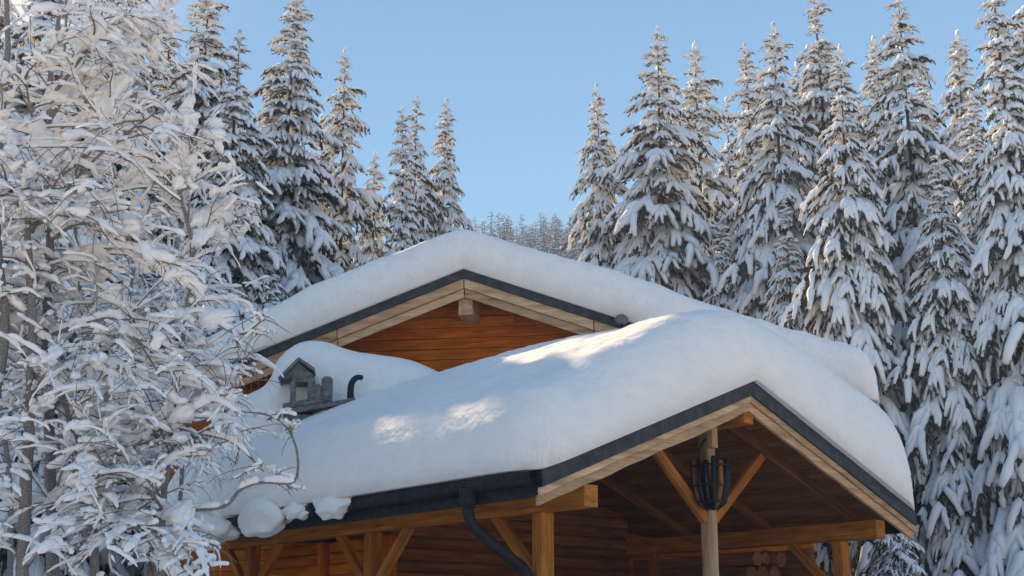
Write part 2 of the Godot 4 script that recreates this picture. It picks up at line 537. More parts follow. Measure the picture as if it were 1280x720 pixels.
func build_spruces() -> void:
	var r := RandomNumberGenerator.new(); r.seed = 7
	for i in 6:
		lumps.append(lump(100 + i))
	var big := []; var small := []; var tiny := []
	for i in 7:
		big.append(bough(r, 6, 0.85, r.randf_range(0.8, 1.5), 1.0))
	for i in 5:
		small.append(bough(r, 3, 0.95, r.randf_range(0.5, 1.1), 1.5))
	for i in 3:
		tiny.append(bough(r, 2, 0.4, 0.9, 1.5, 5.0, 0.2))
	kinds.append(spruce_meshes(11, 17.0, 0.27, 2.2, 1.6, big, small, 0.42, 1.0))
	kinds.append(spruce_meshes(12, 17.0, 0.24, 1.95, 1.2, big, small, 0.4, 1.0))
	kinds.append(spruce_meshes(13, 16.0, 0.3, 2.5, 1.4, big, small, 0.45, 0.9))
	kinds.append(spruce_meshes(14, 18.0, 0.25, 2.1, 2.0, big, small, 0.4, 1.1))
	kinds.append(spruce_meshes(15, 14.0, 0.19, 2.0, 0.8, tiny, tiny, 0.75, 0.7))
	kinds.append(spruce_meshes(16, 17.0, 0.3, 2.0, 1.5, big, small, 0.5, 0.85, 1.0))
	kinds.append(spruce_meshes(17, 16.0, 0.22, 2.4, 1.0, big, small, 0.36, 1.0, 0.9))
	var gl := "snowy spruces left of the chalet gap"
	plant_spruce("spruce", 0, 262, -14, 30, 1.05, "tall snowy spruce behind foreground branches, leftmost with its tip at the top edge", gl)
	plant_spruce("spruce", 1, 300, 46, 27, 1.0, "snowy spruce with its tip between two taller spruces at the left", gl)
	plant_spruce("spruce", 3, 371, -6, 31, 1.1, "tall snowy spruce touching the top edge left of the main roof ridge", gl)
	plant_spruce("spruce", 5, 431, 68, 34, 0.82, "snowy spruce with sharp tip, second tallest left of the blue gap", gl)
	plant_spruce("spruce", 6, 503, 142, 32, 0.8, "shorter snowy spruce, left stem of the twin tips above main roof", gl)
	plant_spruce("spruce", 1, 521, 126, 36, 0.75, "slender snowy spruce directly behind the twin tips above main roof", gl)
	plant_spruce("spruce", 3, 558, 130, 37, 0.78, "snowy spruce nearest the blue gap on its left side", gl)
	var gr := "snowy spruces right of the chalet gap"
	plant_spruce("spruce", 2, 746, 112, 38, 0.78, "snowy spruce nearest the blue gap on its right side", gr)
	plant_spruce("spruce", 0, 822, 42, 37, 0.95, "tall sunlit snowy spruce, left one of the pair right of the gap", gr)
	plant_spruce("spruce", 5, 868, 60, 42, 1.0, "tall snowy spruce, right one of the pair right of the gap", gr)
	plant_spruce("spruce", 6, 931, 62, 36, 0.85, "snowy spruce with a low blunt tip, first of the dense right stand", gr)
	plant_spruce("spruce", 2, 967, 36, 34, 0.85, "snowy spruce between the blunt tip and the tallest spruce at right", gr)
	plant_spruce("spruce", 1, 1017, -8, 36, 1.0, "narrow snowy spruce touching the top edge above the porch ridge", gr)
	plant_spruce("spruce", 0, 1050, 64, 28, 0.8, "bluish snowy spruce standing in front above the porch roof's right slope", gr)
	plant_spruce("spruce", 3, 1092, 52, 44, 0.9, "sunlit warm spruce tip behind, between two shaded spruces at right", gr)
	plant_spruce("spruce", 5, 1122, -10, 30, 0.9, "tall dark snowy spruce touching the top edge right of porch ridge", gr)
	plant_spruce("spruce", 2, 1197, 46, 42, 0.9, "sunlit warm spruce behind the two big spruces at the right edge", gr)
	plant_spruce("spruce", 6, 1238, -40, 26, 0.85, "large heavily loaded spruce in front near the right edge", gr)
	plant_spruce("spruce", 1, 1280, -60, 30, 1.1, "dark snowy spruce cut by the right edge of the picture", gr)
	# others filling the stand
	var fill := [[908, 128, 46, 1, "spruce tip low between the right pair and the blunt tip"], [948, 96, 48, 3, "spruce tip peeping between the blunt tip and its right neighbour"], [996, 84, 47, 1, "spruce top showing left of the narrow tallest spruce"], [1072, 128, 47, 0, "hazy spruce top in the notch right of the front bluish spruce"], [1154, 84, 46, 1, "spruce top in the notch right of the tall dark spruce"], [1172, 190, 27, 0, "drooping spruce standing close behind the porch's right corner"], [1212, 120, 38, 3, "spruce top left of the large loaded spruce at right"], [1100, 330, 31, 2, "low broad spruce between front bluish spruce and porch snow"], [900, 270, 35, 0, "low broad spruce rising just over the main roof's right slope"], [980, 250, 31, 1, "low spruce rising over the ridge of the porch snow"]]
	for f in fill:
		plant_spruce("spruce", f[3], f[0], f[1], f[2], 0.85, f[4], gr)
	fill = [[334, 118, 38, 1, "spruce top in the notch left of the tall left spruce"], [402, 150, 40, 0, "spruce top in the notch right of the tall left spruce"], [468, 196, 40, 3, "low spruce between the sharp tip and the twin tips"], [340, 300, 27, 2, "low spruce just above the main roof's left snow edge"]]
	for f in fill:
		plant_spruce("spruce", f[3], f[0], f[1], f[2], 0.85, f[4], gl)
	plant_spruce("young_spruce", 0, 1112, 600, 24, 1.3, "small snowy spruce seen under the porch eave beside right post", gr)
	# the stand at the left edge and past it, whose tops hold the sun off the roofs
	var gb := "spruces at the left edge and past it"
	var spots := [[-30, -90, 26, "snowy spruce behind the foreground tree, cut by the left edge"], [70, -70, 24, "snowy spruce behind the foreground tree, second from the left edge"], [165, -60, 27, "snowy spruce behind the foreground tree, third from the left edge"], [215, 20, 33, "snowy spruce half hidden between foreground tree and tall left spruce"]]
	for i in spots.size():
		var s = spots[i]
		plant_spruce("spruce", [2, 0, 3, 1][i], s[0], s[1], s[2], 1.15, s[3], gb)
	for i in 9:
		var p := Vector3(-15.0 - 2.6 * i + rng.randf_range(-0.6, 0.6), 0, -31.0 + 2.1 * i + rng.randf_range(-0.8, 0.8))
		stand_spruce("spruce", i % 4, p, ground_y(p.x, p.z) + rng.randf_range(17.0, 19.5), 1.15, "snowy spruce of the row past the left edge", gb)
	# the far slope
	var far_r := RandomNumberGenerator.new(); far_r.seed = 99
	for i in 190:
		var px := 540.0 + 240.0 * (i + far_r.randf()) / 190.0
		var d := far_r.randf_range(135, 245)
		var x := (px - 640.0) / 1583.0 * d * 1.03
		var h := far_r.randf_range(10, 17)
		stand_spruce("distant_spruce", 4, Vector3(x, 0, -d), ground_y(x, -d) + h, 1.5, "small hazy spruce on the far slope above the main roof", "distant spruces on the far slope")

# ---------------------------------------------------------------- foreground tree
var limbs := []

func grow(ts: SurfaceTool, o: Vector3, dir: Vector3, length: float, rad: float, level: int, r: RandomNumberGenerator) -> void:
	var p := [o]; var rr := [rad]
	var n := 5
	var d := dir.normalized()
	for i in n:
		d = (d + Vector3(r.randf_range(-0.28, 0.28), r.randf_range(-0.2, 0.16) - 0.05 * level, r.randf_range(-0.28, 0.28))).normalized()
		p.append(p[-1] + d * length / n)
		rr.append(lerpf(rad, rad * 0.35, (i + 1.0) / n))
	tube(ts, p, rr, 5 if level < 2 else 4)
	limbs.append([p, rr, level])
	if level >= 3: return
	var kids: int = [5, 5, 7, 3][level]
	for k in kids:
		var q := r.randf_range(0.25, 1.0) * n
		var i := mini(int(q), n - 1)
		var b: Vector3 = p[i].lerp(p[i + 1], q - i)
		var nd := (d * 0.6 + Vector3(r.randf_range(-1, 1), r.randf_range(-0.25, 0.75), r.randf_range(-1, 1))).normalized()
		grow(ts, b, nd, length * r.randf_range(0.4, 0.7), maxf(rr[i] * 0.55, 0.003), level + 1, r)

func snow_on_limbs(ss: SurfaceTool, r: RandomNumberGenerator, amount: float, share: float) -> void:
	for l in limbs:
		var p: Array = l[0]
		if r.randf() > share: continue
		var i0 := 0
		# lay snow on each stretch that is not too steep
		var run := []; var rad := []
		for i in p.size() - 1:
			for k in 3:
				var q := k / 3.0
				var d: Vector3 = (p[i + 1] - p[i]).normalized()
				var steep := absf(d.y)
				var w: float = amount * maxf(1.0 - smoothstep(0.5, 0.88, steep), 0.34 if l[2] > 1 else 0.0) * (0.95 + 1.1 * nz.get_noise_3dv(p[i].lerp(p[i + 1], q) * 60.0)) * r.randf_range(0.8, 1.2)
				w *= [1.2, 1.0, 0.75, 0.52][l[2]]
				if w < 0.0035 or r.randf() < 0.03:
					if run.size() > 2: _flush(ss, run, rad)
					run = []; rad = []
				else:
					run.append(p[i].lerp(p[i + 1], q) + Vector3(0, w * 0.72 + l[1][i] * 0.6, 0))
					rad.append(w)
		if run.size() > 2: _flush(ss, run, rad)

func _flush(ss: SurfaceTool, run: Array, rad: Array) -> void:
	rad[0] *= 0.45; rad[-1] *= 0.4
	tube(ss, run, rad, 7)

# snow that has bridged several twigs: many small lumps grown together
func cluster(ss: SurfaceTool, c: Vector3, dir: Vector3, s: float, r: RandomNumberGenerator) -> void:
	var n := r.randi_range(2, 4)
	var along := (dir * Vector3(1, 0.6, 1) + Vector3(0.001, 0, 0.002)).normalized()
	for i in n:
		var q := s * r.randf_range(0.55, 0.95)
		var o := along * s * (i - n * 0.5) * 0.7 + Vector3(r.randf_range(-0.3, 0.3), r.randf_range(-0.25, 0.15), r.randf_range(-0.3, 0.3)) * s
		var b := Basis.looking_at(along, Vector3.UP) * Basis.from_euler(Vector3(r.randf_range(-0.5, 0.5), r.randf_range(-0.6, 0.6), r.randf_range(-0.4, 0.4))) * Basis.from_scale(Vector3(q, q * r.randf_range(0.65, 1.0), q * r.randf_range(1.4, 2.4)))
		ss.append_from(lumps[r.randi() % lumps.size()], 0, Transform3D(b, c + o + Vector3(0, s * 0.3, 0)))

func polyline(ts: SurfaceTool, pix: Array, d0: float, d1: float, r0: float, r1: float, level: int) -> Array:
	var p := []
	for i in pix.size():
		p.append(at(pix[i][0], pix[i][1], lerpf(d0, d1, float(i) / (pix.size() - 1))))
	p = bend(p, 5)
	var rr := []
	for i in p.size():
		rr.append(lerpf(r0, r1, float(i) / (p.size() - 1)))
		if i > 0 and i < p.size() - 1:
			p[i] += Vector3(nz.get_noise_3dv(p[i] * 30.0), nz.get_noise_3dv(p[i] * 30.0 + Vector3(9, 9, 9)), 0) * 0.02
	tube(ts, p, rr, 7 if level == 0 else 5)
	limbs.append([p, rr, level])
	return p

func foreground_tree() -> void:
	var r := RandomNumberGenerator.new(); r.seed = 31
	var base := at(40, 790, 8.0)
	base.y = ground_y(base.x, base.z)
	var t := thing("snowy_tree", "leafless tree smothered in snow in the left foreground before the chalet", "tree", Vector3.ZERO)
	var ts := new_st(); ts.set_smooth_group(0)
	var ss := new_st(); ss.set_smooth_group(0)
	limbs = []
	# stems rise from the ground
	var mains := []
	mains.append(polyline(ts, [[30, 1080], [28, 760], [35, 560], [40, 400], [35, 276]], 8.0, 8.0, 0.05, 0.022, 0))
	mains.append(polyline(ts, [[55, 1080], [66, 740], [62, 560], [58, 390], [64, 250], [62, 110], [78, -20], [84, -120]], 8.3, 8.6, 0.05, 0.007, 0))
	mains.append(polyline(ts, [[190, 1080], [198, 760], [203, 620], [206, 540], [220, 470], [236, 380], [240, 300]], 8.9, 8.6, 0.045, 0.008, 0))
	mains.append(polyline(ts, [[110, 1080], [120, 760], [112, 640], [95, 560], [75, 480]], 8.4, 8.1, 0.04, 0.012, 0))
	mains.append(polyline(ts, [[-30, 1080], [-20, 600], [5, 420], [-5, 250], [10, 60], [5, -100]], 7.8, 8.2, 0.05, 0.012, 0))
	var side := [
		[[42, 278], [62, 262], [100, 218], [150, 172], [196, 140]], [[42, 282], [75, 268], [125, 249], [190, 222], [250, 205]],
		[[38, 276], [22, 246], [0, 218]], [[40, 290], [58, 262], [70, 235]], [[36, 380], [60, 330], [110, 320], [175, 300]],
		[[112, 600], [180, 548], [230, 520], [282, 494]], [[62, 420], [100, 405], [142, 398], [170, 425], [200, 470]],
		[[62, 520], [95, 470], [130, 455], [170, 470]], [[206, 560], [230, 500], [262, 470], [300, 462]],
		[[203, 650], [230, 638], [280, 634], [303, 612], [330, 604], [368, 603], [371, 560], [348, 525], [300, 514], [262, 506]],
		[[206, 600], [215, 560], [240, 545], [290, 552], [330, 590]], [[30, 640], [70, 620], [110, 570], [150, 545]],
		[[64, 300], [100, 280], [150, 285], [200, 330]], [[236, 400], [260, 400], [300, 418], [330, 400]],
		[[62, 150], [90, 110], [130, 70], [180, 45]], [[64, 200], [40, 150], [30, 90]], [[64, 120], [110, 60], [130, 10]],
		[[66, 230], [110, 190], [140, 120], [165, 60]], [[240, 320], [262, 280], [290, 262]], [[240, 300], [225, 240], [232, 190]],
		[[220, 470], [180, 420], [150, 380], [120, 370]], [[204, 640], [170, 600], [130, 590]], [[200, 700], [170, 660], [150, 640], [120, 640]],
		[[40, 460], [10, 420], [-20, 400]], [[112, 640], [150, 660], [200, 655]], [[5, 420], [30, 380], [62, 350]], [[206, 640], [230, 655], [250, 690], [262, 730]]]
	for s in side:
		mains.append(polyline(ts, s, 8.2, 8.2 + r.randf_range(-0.7, 0.5), 0.016, 0.005, 1))
	for i in mains.size():
		var p: Array = mains[i]
		var kids := 17 if i < 5 else 10
		for k in kids:
			var q := int(r.randf_range(0.2, 1.0) * (p.size() - 1))
			if p[q].y < 1.3: continue
			var dir: Vector3 = (p[min(q + 1, p.size() - 1)] - p[max(q - 1, 0)]).normalized()
			var nd := (dir * 0.5 + Vector3(r.randf_range(-1, 1), r.randf_range(-0.35, 0.65), r.randf_range(-1, 1))).normalized()
			var l := r.randf_range(0.3, 0.6)
			if p[q].x > -2.15: l *= 0.6
			if p[q].x > -1.85: l *= 0.5
			grow(ts, p[q], nd, l, 0.008, 2, r)
	snow_on_limbs(ss, r, 0.027, 0.74)
	ss.index()
	var bare := []
	bare.append_array(limbs)
	# pillows where the snow has bridged the twigs
	for l in limbs:
		var p: Array = l[0]
		for k in 2:
			if l[2] > 0 and r.randf() < (0.08 if l[2] > 1 else 0.95):
				var ci := int(r.randf() * (p.size() - 1))
				var c: Vector3 = p[ci]
				if c.x > -1.95 or c.y < 1.2: continue
				cluster(ss, c, p[ci + 1] - c, r.randf_range(0.025, 0.05) if l[2] > 1 else r.randf_range(0.05, 0.11), r)
	# bare shoots
	for l in bare:
		for k in 2:
			if r.randf() < 0.07:
				var p: Array = l[0]
				var c: Vector3 = p[int(r.randf() * (p.size() - 1))]
				if c.y < 1.5: continue
				var d := Vector3(r.randf_range(-1, 1), r.randf_range(-0.5, 0.9), r.randf_range(-0.3, 1)).normalized()
				grow(ts, c, d, r.randf_range(0.15, 0.4), 0.0042, 3, r)
	part("branches", smooth_commit(ts), M.twig, t)
	ss.index(); ss.generate_normals()
	part("snow_load", ss.commit(), M.powder, t).set_meta("kind", "stuff")

	# frosted trees a little farther back fill the upper left
	for j in 3:
		var px: float = [40.0, 130.0, 205.0][j]
		var dep: float = [13.5, 15.0, 16.5][j]
		var o := thing("frosted_tree", ["frosted leafless tree at the upper left corner behind the foreground tree", "frosted leafless tree with upright stems, middle one of three at upper left", "frosted leafless tree nearest the tall left spruce"][j], "tree", Vector3.ZERO, 0.0, "frosted trees behind the foreground tree")
		var t2 := new_st(); t2.set_smooth_group(0)
		var s2 := new_st(); s2.set_smooth_group(0)
		limbs = []
		for k in 2:
			var x0 := px + (k - 0.5) * 44.0 + r.randf_range(-12, 12)
			var b0 := at(x0, 800, dep)
			b0.y = ground_y(b0.x, b0.z) - 0.05
			var p := [b0]
			for q in 6:
				var v := at(x0 + r.randf_range(-14, 14) * (q + 1) * 0.6, 640 - q * 150 * r.randf_range(0.9, 1.1), dep + r.randf_range(-0.3, 0.3))
				if j == 2: v.y = minf(v.y, 5.6 + q * 0.15)
				p.append(v)
			p = bend(p, 3)
			var rr := []
			for q in p.size(): rr.append(lerpf(0.034, 0.006, float(q) / p.size()))
			tube(t2, p, rr, 6)
			limbs.append([p, rr, 0])
			for q in 42:
				var i := int(r.randf_range(0.2, 0.98) * (p.size() - 1))
				grow(t2, p[i], Vector3(r.randf_range(-1, 1), r.randf_range(-0.1, 0.8), r.randf_range(-1, 1)), r.randf_range(0.6, 1.1), 0.009, 2, r)
		snow_on_limbs(s2, r, 0.033, 0.78)
		s2.index()
		for l in limbs:
			var p: Array = l[0]
			if l[2] > 0 and r.randf() < 0.08:
				var ci := int(r.randf() * (p.size() - 1))
				var c: Vector3 = p[ci]
				cluster(s2, c, p[ci + 1] - c, r.randf_range(0.035, 0.07), r)
		part("branches", smooth_commit(t2), M.twig, o)
		s2.index(); s2.generate_normals()
		part("snow_load", s2.commit(), M.powder, o).set_meta("kind", "stuff")

# ---------------------------------------------------------------- porch
const PW := 6.75
const PT := 0.406
var PE := 0.0
var porch_at := Vector3.ZERO
const PORCH_TURN := 0.6981317

func proof(x: float) -> float:
	return PE + PT * minf(x, PW - x)

func porch() -> void:
	var p := thing("porch", "timber porch with snow covered gable roof on posts in front of chalet", "porch", porch_at, PORCH_TURN)
	var len_ := 8.4
	var hw := PW / 2
	var ang := atan(PT)
	# roof decks, dark metal
	for s in [0, 1]:
		var e := Vector3(0 if s == 0 else PW, PE, 0)
		var r := Vector3(hw, PE + PT * hw, 0)
		var nrm := Vector3(-sin(ang) if s == 0 else sin(ang), cos(ang), 0)
		var a := e - nrm * 0.03; var b := r - nrm * 0.03
		var mid := (a + b) / 2 + Vector3(0, 0, -len_ / 2)
		var ax := (b - a).normalized()
		part("roof_deck", chamfer_box((b - a).length(), 0.05, len_, 0.004), M.metal, p, Transform3D(Basis(ax, nrm if s == 0 else nrm, ax.cross(nrm)), mid))
		# verge flashing in sheets along the gable
		var pieces := 4
		for i in pieces:
			var q0 := float(i) / pieces; var q1 := float(i + 1) / pieces
			var c0 := e.lerp(r, q0); var c1 := e.lerp(r, q1)
			part("verge_flashing", prism([Vector2(c0.x, c0.y - 0.17), Vector2(c1.x, c1.y - 0.17), Vector2(c1.x, c1.y + 0.012), Vector2(c0.x, c0.y + 0.012)] if s == 0 else [Vector2(c1.x, c1.y - 0.17), Vector2(c0.x, c0.y - 0.17), Vector2(c0.x, c0.y + 0.012), Vector2(c1.x, c1.y + 0.012)], 0.002, 0.028 + 0.005 * (i % 2)), M.metal, p)
		# barge boards with a waney lower edge
		for k in 2:
			var y0: float = [-0.173, -0.25][k]; var dz: float = [0.0, -0.035][k]
			var hh: float = [0.075, 0.11][k]
			var poly_lo := []; var poly_hi := []
			var steps := 26
			for i in steps + 1:
				var q := float(i) / steps
				var c := e.lerp(r, q)
				var wv := nz.get_noise_2d(c.x * 26.0 + k * 50, 5.0) * 0.022
				poly_lo.append(Vector2(c.x, c.y + y0 - hh + wv))
				poly_hi.append(Vector2(c.x, c.y + y0))
			var st := new_st(); st.set_smooth_group(-1)
			for i in steps:
				var sgn := 1.0
				var a0: Vector2 = poly_lo[i]; var a1: Vector2 = poly_lo[i + 1]; var b0: Vector2 = poly_hi[i]; var b1: Vector2 = poly_hi[i + 1]
				for zz in [[dz, 1], [dz - 0.045, -1]]:
					var z: float = zz[0]
					if zz[1] * (1 if s == 0 else -1) > 0: quad(st, Vector3(a0.x, a0.y, z), Vector3(b0.x, b0.y, z), Vector3(b1.x, b1.y, z), Vector3(a1.x, a1.y, z))
					else: quad(st, Vector3(a0.x, a0.y, z), Vector3(a1.x, a1.y, z), Vector3(b1.x, b1.y, z), Vector3(b0.x, b0.y, z))
				quad(st, Vector3(a0.x, a0.y, dz), Vector3(a1.x, a1.y, dz), Vector3(a1.x, a1.y, dz - 0.045), Vector3(a0.x, a0.y, dz - 0.045))
				quad(st, Vector3(b0.x, b0.y, dz), Vector3(b0.x, b0.y, dz - 0.045), Vector3(b1.x, b1.y, dz - 0.045), Vector3(b1.x, b1.y, dz))
			for q in [0, steps]:
				var a2: Vector2 = poly_lo[q]; var b2: Vector2 = poly_hi[q]
				quad(st, Vector3(a2.x, a2.y, dz), Vector3(b2.x, b2.y, dz), Vector3(b2.x, b2.y, dz - 0.045), Vector3(a2.x, a2.y, dz - 0.045))
			st.generate_normals()
			part("barge_board", st.commit(), M["barge%d" % ((k + s) % 3)], p)
		# ceiling boards along the ridge direction
		var slope_len := (r - e).length()
		var nb := 24
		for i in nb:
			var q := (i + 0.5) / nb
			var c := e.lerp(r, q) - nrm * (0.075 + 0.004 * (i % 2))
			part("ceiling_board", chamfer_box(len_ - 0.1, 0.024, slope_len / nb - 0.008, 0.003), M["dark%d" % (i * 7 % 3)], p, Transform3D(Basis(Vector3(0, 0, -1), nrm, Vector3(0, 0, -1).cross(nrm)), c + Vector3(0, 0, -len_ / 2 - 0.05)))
		# rafters
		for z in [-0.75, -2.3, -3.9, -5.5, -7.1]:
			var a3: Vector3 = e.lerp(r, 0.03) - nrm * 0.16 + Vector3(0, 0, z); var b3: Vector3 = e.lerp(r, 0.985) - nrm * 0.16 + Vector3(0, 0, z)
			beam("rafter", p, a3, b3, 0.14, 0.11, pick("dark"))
	# purlins
	var yl := proof(0.8) - 0.51
	beam("purlin", p, Vector3(0.82, yl, -0.12), Vector3(0.82, yl, -8.2), 0.24, 0.2, M.post0)
	beam("purlin", p, Vector3(PW - 0.66, yl - 0.06, -0.1), Vector3(PW - 0.66, yl - 0.06, -8.2), 0.24, 0.2, M.post1)
	beam("purlin", p, Vector3(hw, proof(hw) - 0.4, -0.04), Vector3(hw, proof(hw) - 0.4, -8.2), 0.22, 0.17, M.post2)
	# posts and their braces
	for z in [-0.9, -4.25, -7.5]:
		beam("post", p, Vector3(0.82, 0, z), Vector3(0.82, yl - 0.12, z), 0.18, 0.18, M["post%d" % (int(-z) % 3)], Vector3.BACK, 0.012)
		for s in [-1, 1]:
			if z > -1 and s > 0: continue
			beam("brace", p, Vector3(0.82, yl - 0.86, z + 0.05 * s), Vector3(0.82, yl - 0.1, z + 0.82 * s), 0.11, 0.11, pick("post"))
	var yr := yl - 0.06
	for z in [-0.75, -4.2]:
		beam("post", p, Vector3(PW - 0.66, 0, z), Vector3(PW - 0.66, yr - 0.12, z), 0.17, 0.17, M["post%d" % (int(-z) % 3)], Vector3.BACK, 0.012)
		beam("brace", p, Vector3(PW - 0.66, yr - 0.86, z - 0.05), Vector3(PW - 0.66, yr - 0.1, z - 0.85), 0.11, 0.11, pick("post"))
	# ridge post of paler weathered wood with two braces up to the rafters
	beam("post", p, Vector3(hw, 0, -0.72), Vector3(hw, proof(hw) - 0.51, -0.72), 0.15, 0.15, M.barge1, Vector3.BACK, 0.012)
	for s in [-1, 1]:
		var x: float = hw + 1.05 * s
		beam("brace", p, Vector3(hw + 0.07 * s, proof(hw) - 1.62, -0.72), Vector3(x, proof(x) - 0.3, -0.72), 0.11, 0.1, M["post%d" % (s + 1)])
	# eave gutters and the downpipe
	for s in [0, 1]:
		var gx := -0.07 if s == 0 else PW + 0.07
		var st := new_st(); st.set_smooth_group(0)
		var prof := []
		for i in 9:
			var a := PI + PI * i / 8.0
			prof.append(Vector2(gx + cos(a) * 0.09, PE - 0.02 + sin(a) * 0.13))
		var inner := []
		for i in 9:
			var a := TAU - PI * i / 8.0
			inner.append(Vector2(gx + cos(a) * 0.08, PE - 0.015 + sin(a) * 0.12))
		var loop := prof + inner
		var g0 := 0.0; var g1 := -len_
		for i in loop.size():
			var a: Vector2 = loop[i]; var b: Vector2 = loop[(i + 1) % loop.size()]
			quad(st, Vector3(a.x, a.y, g0), Vector3(b.x, b.y, g0), Vector3(b.x, b.y, g1), Vector3(a.x, a.y, g1))
		st.generate_normals()
		var g := part("gutter", st.commit(), M.gutter, p)
		for i in 9:
			var ar := []
			var z := -0.4 - i * 0.95
			var bs := new_st(); bs.set_smooth_group(0)
			var bp := []; var br := []
			for k in 7:
				var a := PI + PI * k / 6.0
				bp.append(Vector3(gx + cos(a) * 0.096, PE - 0.02 + sin(a) * 0.137, z)); br.append(0.01)
			tube(bs, bp, br, 5)
			part("gutter_bracket", smooth_commit(bs), M.gutter, g)
		# fascia between gutter and rafters
		beam("eave_fascia", p, Vector3(0.03 if s == 0 else PW - 0.03, PE - 0.16, -0.05), Vector3(0.03 if s == 0 else PW - 0.03, PE - 0.16, -len_), 0.2, 0.03, M.gutter)
	var ds := new_st(); ds.set_smooth_group(0)
	var pp := bend([Vector3(-0.07, PE - 0.1, -1.1), Vector3(-0.07, PE - 0.36, -1.1), Vector3(0.05, PE - 0.54, -1.08), Vector3(0.42, PE - 0.8, -1.02), Vector3(0.62, PE - 0.95, -0.98), Vector3(0.66, PE - 1.2, -0.97), Vector3(0.66, 0.1, -0.97)], 5)
	var dr := []
	for i in pp.size(): dr.append(0.062)
	tube(ds, pp, dr, 12)
	var dp := part("downpipe", smooth_commit(ds), M.gutter, p)
	var fs := new_st(); fs.set_smooth_group(0)
	tube(fs, [Vector3(-0.07, PE - 0.09, -1.1), Vector3(-0.07, PE - 0.2, -1.1), Vector3(-0.07, PE - 0.3, -1.1)], [0.1, 0.1, 0.07], 12)
	part("outlet_funnel", smooth_commit(fs), M.gutter, dp)
	# log walls of the room under the back of the roof
	for i in 17:
		var y := 0.1 + i * 0.165
		var x1 := PW - 0.7
		if y < yl - 0.1:
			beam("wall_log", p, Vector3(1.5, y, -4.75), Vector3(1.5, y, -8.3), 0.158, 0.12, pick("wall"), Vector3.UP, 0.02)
		if y < yr - 0.15:
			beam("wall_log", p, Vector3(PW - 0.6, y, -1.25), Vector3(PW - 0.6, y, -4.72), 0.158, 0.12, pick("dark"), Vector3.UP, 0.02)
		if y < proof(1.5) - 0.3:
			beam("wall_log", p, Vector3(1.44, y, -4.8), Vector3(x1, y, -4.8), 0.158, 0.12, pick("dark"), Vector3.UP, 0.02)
	# gable logs above
	for i in 7:
		var y := 0.1 + (17 + i) * 0.165 - 0.165 * 2
		var x0 := (y + 0.35 - PE) / PT
		if x0 > hw - 0.3 or y < proof(1.5) - 0.3: continue
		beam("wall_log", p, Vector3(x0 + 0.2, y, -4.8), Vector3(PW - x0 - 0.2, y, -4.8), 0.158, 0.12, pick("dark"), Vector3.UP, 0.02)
	for i in 5:
		part("floor_plank", chamfer_box(8.0, 0.06, 1.3, 0.01), M["log%d" % (i % 3)], p, Transform3D(Basis(Vector3(0, 0, 1), Vector3.UP, Vector3(-1, 0, 0)), Vector3(0.75 + i * 1.31, 0.01, -4.1)))
	for e in [[Vector3(1.4, 1.0, -4.72), 0], [Vector3(1.4, 1.0, -6.4), 1]]:
		beam("corner_post", p, Vector3(e[0].x, 0, e[0].z), Vector3(e[0].x, yl - 0.1, e[0].z), 0.16, 0.16, M.wall1, Vector3.BACK)

	# what hangs before the ridge post
	var k := thing("hanging_basket", "dark slatted basket hanging in front of the pale ridge post", "basket", porch_at + Basis(Vector3.UP, PORCH_TURN) * Vector3(hw - 0.2, 0, -0.5), PORCH_TURN)
	k.position.y = porch_at.y + proof(hw) - 1.5
	for i in 14:
		var a := TAU * i / 14.0
		var wob := rng.randf_range(-0.02, 0.02)
		var st := new_st(); st.set_smooth_group(0)
		var c := cos(a); var sn := sin(a)
		tube(st, [Vector3(c * 0.07, 0.0, sn * 0.07), Vector3(c * (0.15 + wob), 0.08, sn * (0.15 + wob)), Vector3(c * 0.2, 0.28, sn * 0.2), Vector3(c * (0.215 + wob), 0.58 + wob * 2.0, sn * (0.215 + wob))], [0.03, 0.036, 0.036, 0.03], 5)
		part("stave", smooth_commit(st), M.iron if i % 4 > 0 else M.dark0, k)
	for y in [0.07, 0.26, 0.5]:
		var st := new_st(); st.set_smooth_group(0)
		var pts := []; var rad := []
		var rr: float = {0.07: 0.17, 0.26: 0.225, 0.5: 0.24}[y]
		for i in 19:
			var a := TAU * i / 18.0
			pts.append(Vector3(cos(a) * rr, y, sin(a) * rr)); rad.append(0.014)
		tube(st, pts, rad, 5)
		part("hoop", smooth_commit(st), M.iron, k)
	var hs := new_st(); hs.set_smooth_group(0)
	var hp := []; var hr := []
	for i in 13:
		var a := PI * i / 12.0
		hp.append(Vector3(cos(a) * 0.2, 0.55 + sin(a) * 0.3, 0)); hr.append(0.012)
	tube(hs, hp, hr, 6)
	part("handle", smooth_commit(hs), M.iron, k)
	beam("hook", k, Vector3(0, 0.83, 0), Vector3(0, 1.16, 0), 0.03, 0.02, M.iron, Vector3.BACK, 0.004)
	beam("hanger_block", k, Vector3(-0.02, 0.72, 0.06), Vector3(-0.02, 0.98, 0.06), 0.1, 0.1, M.barge1, Vector3.BACK)
	# firewood at the back right
	var bt := Basis(Vector3.UP, PORCH_TURN)
	var idx := 0
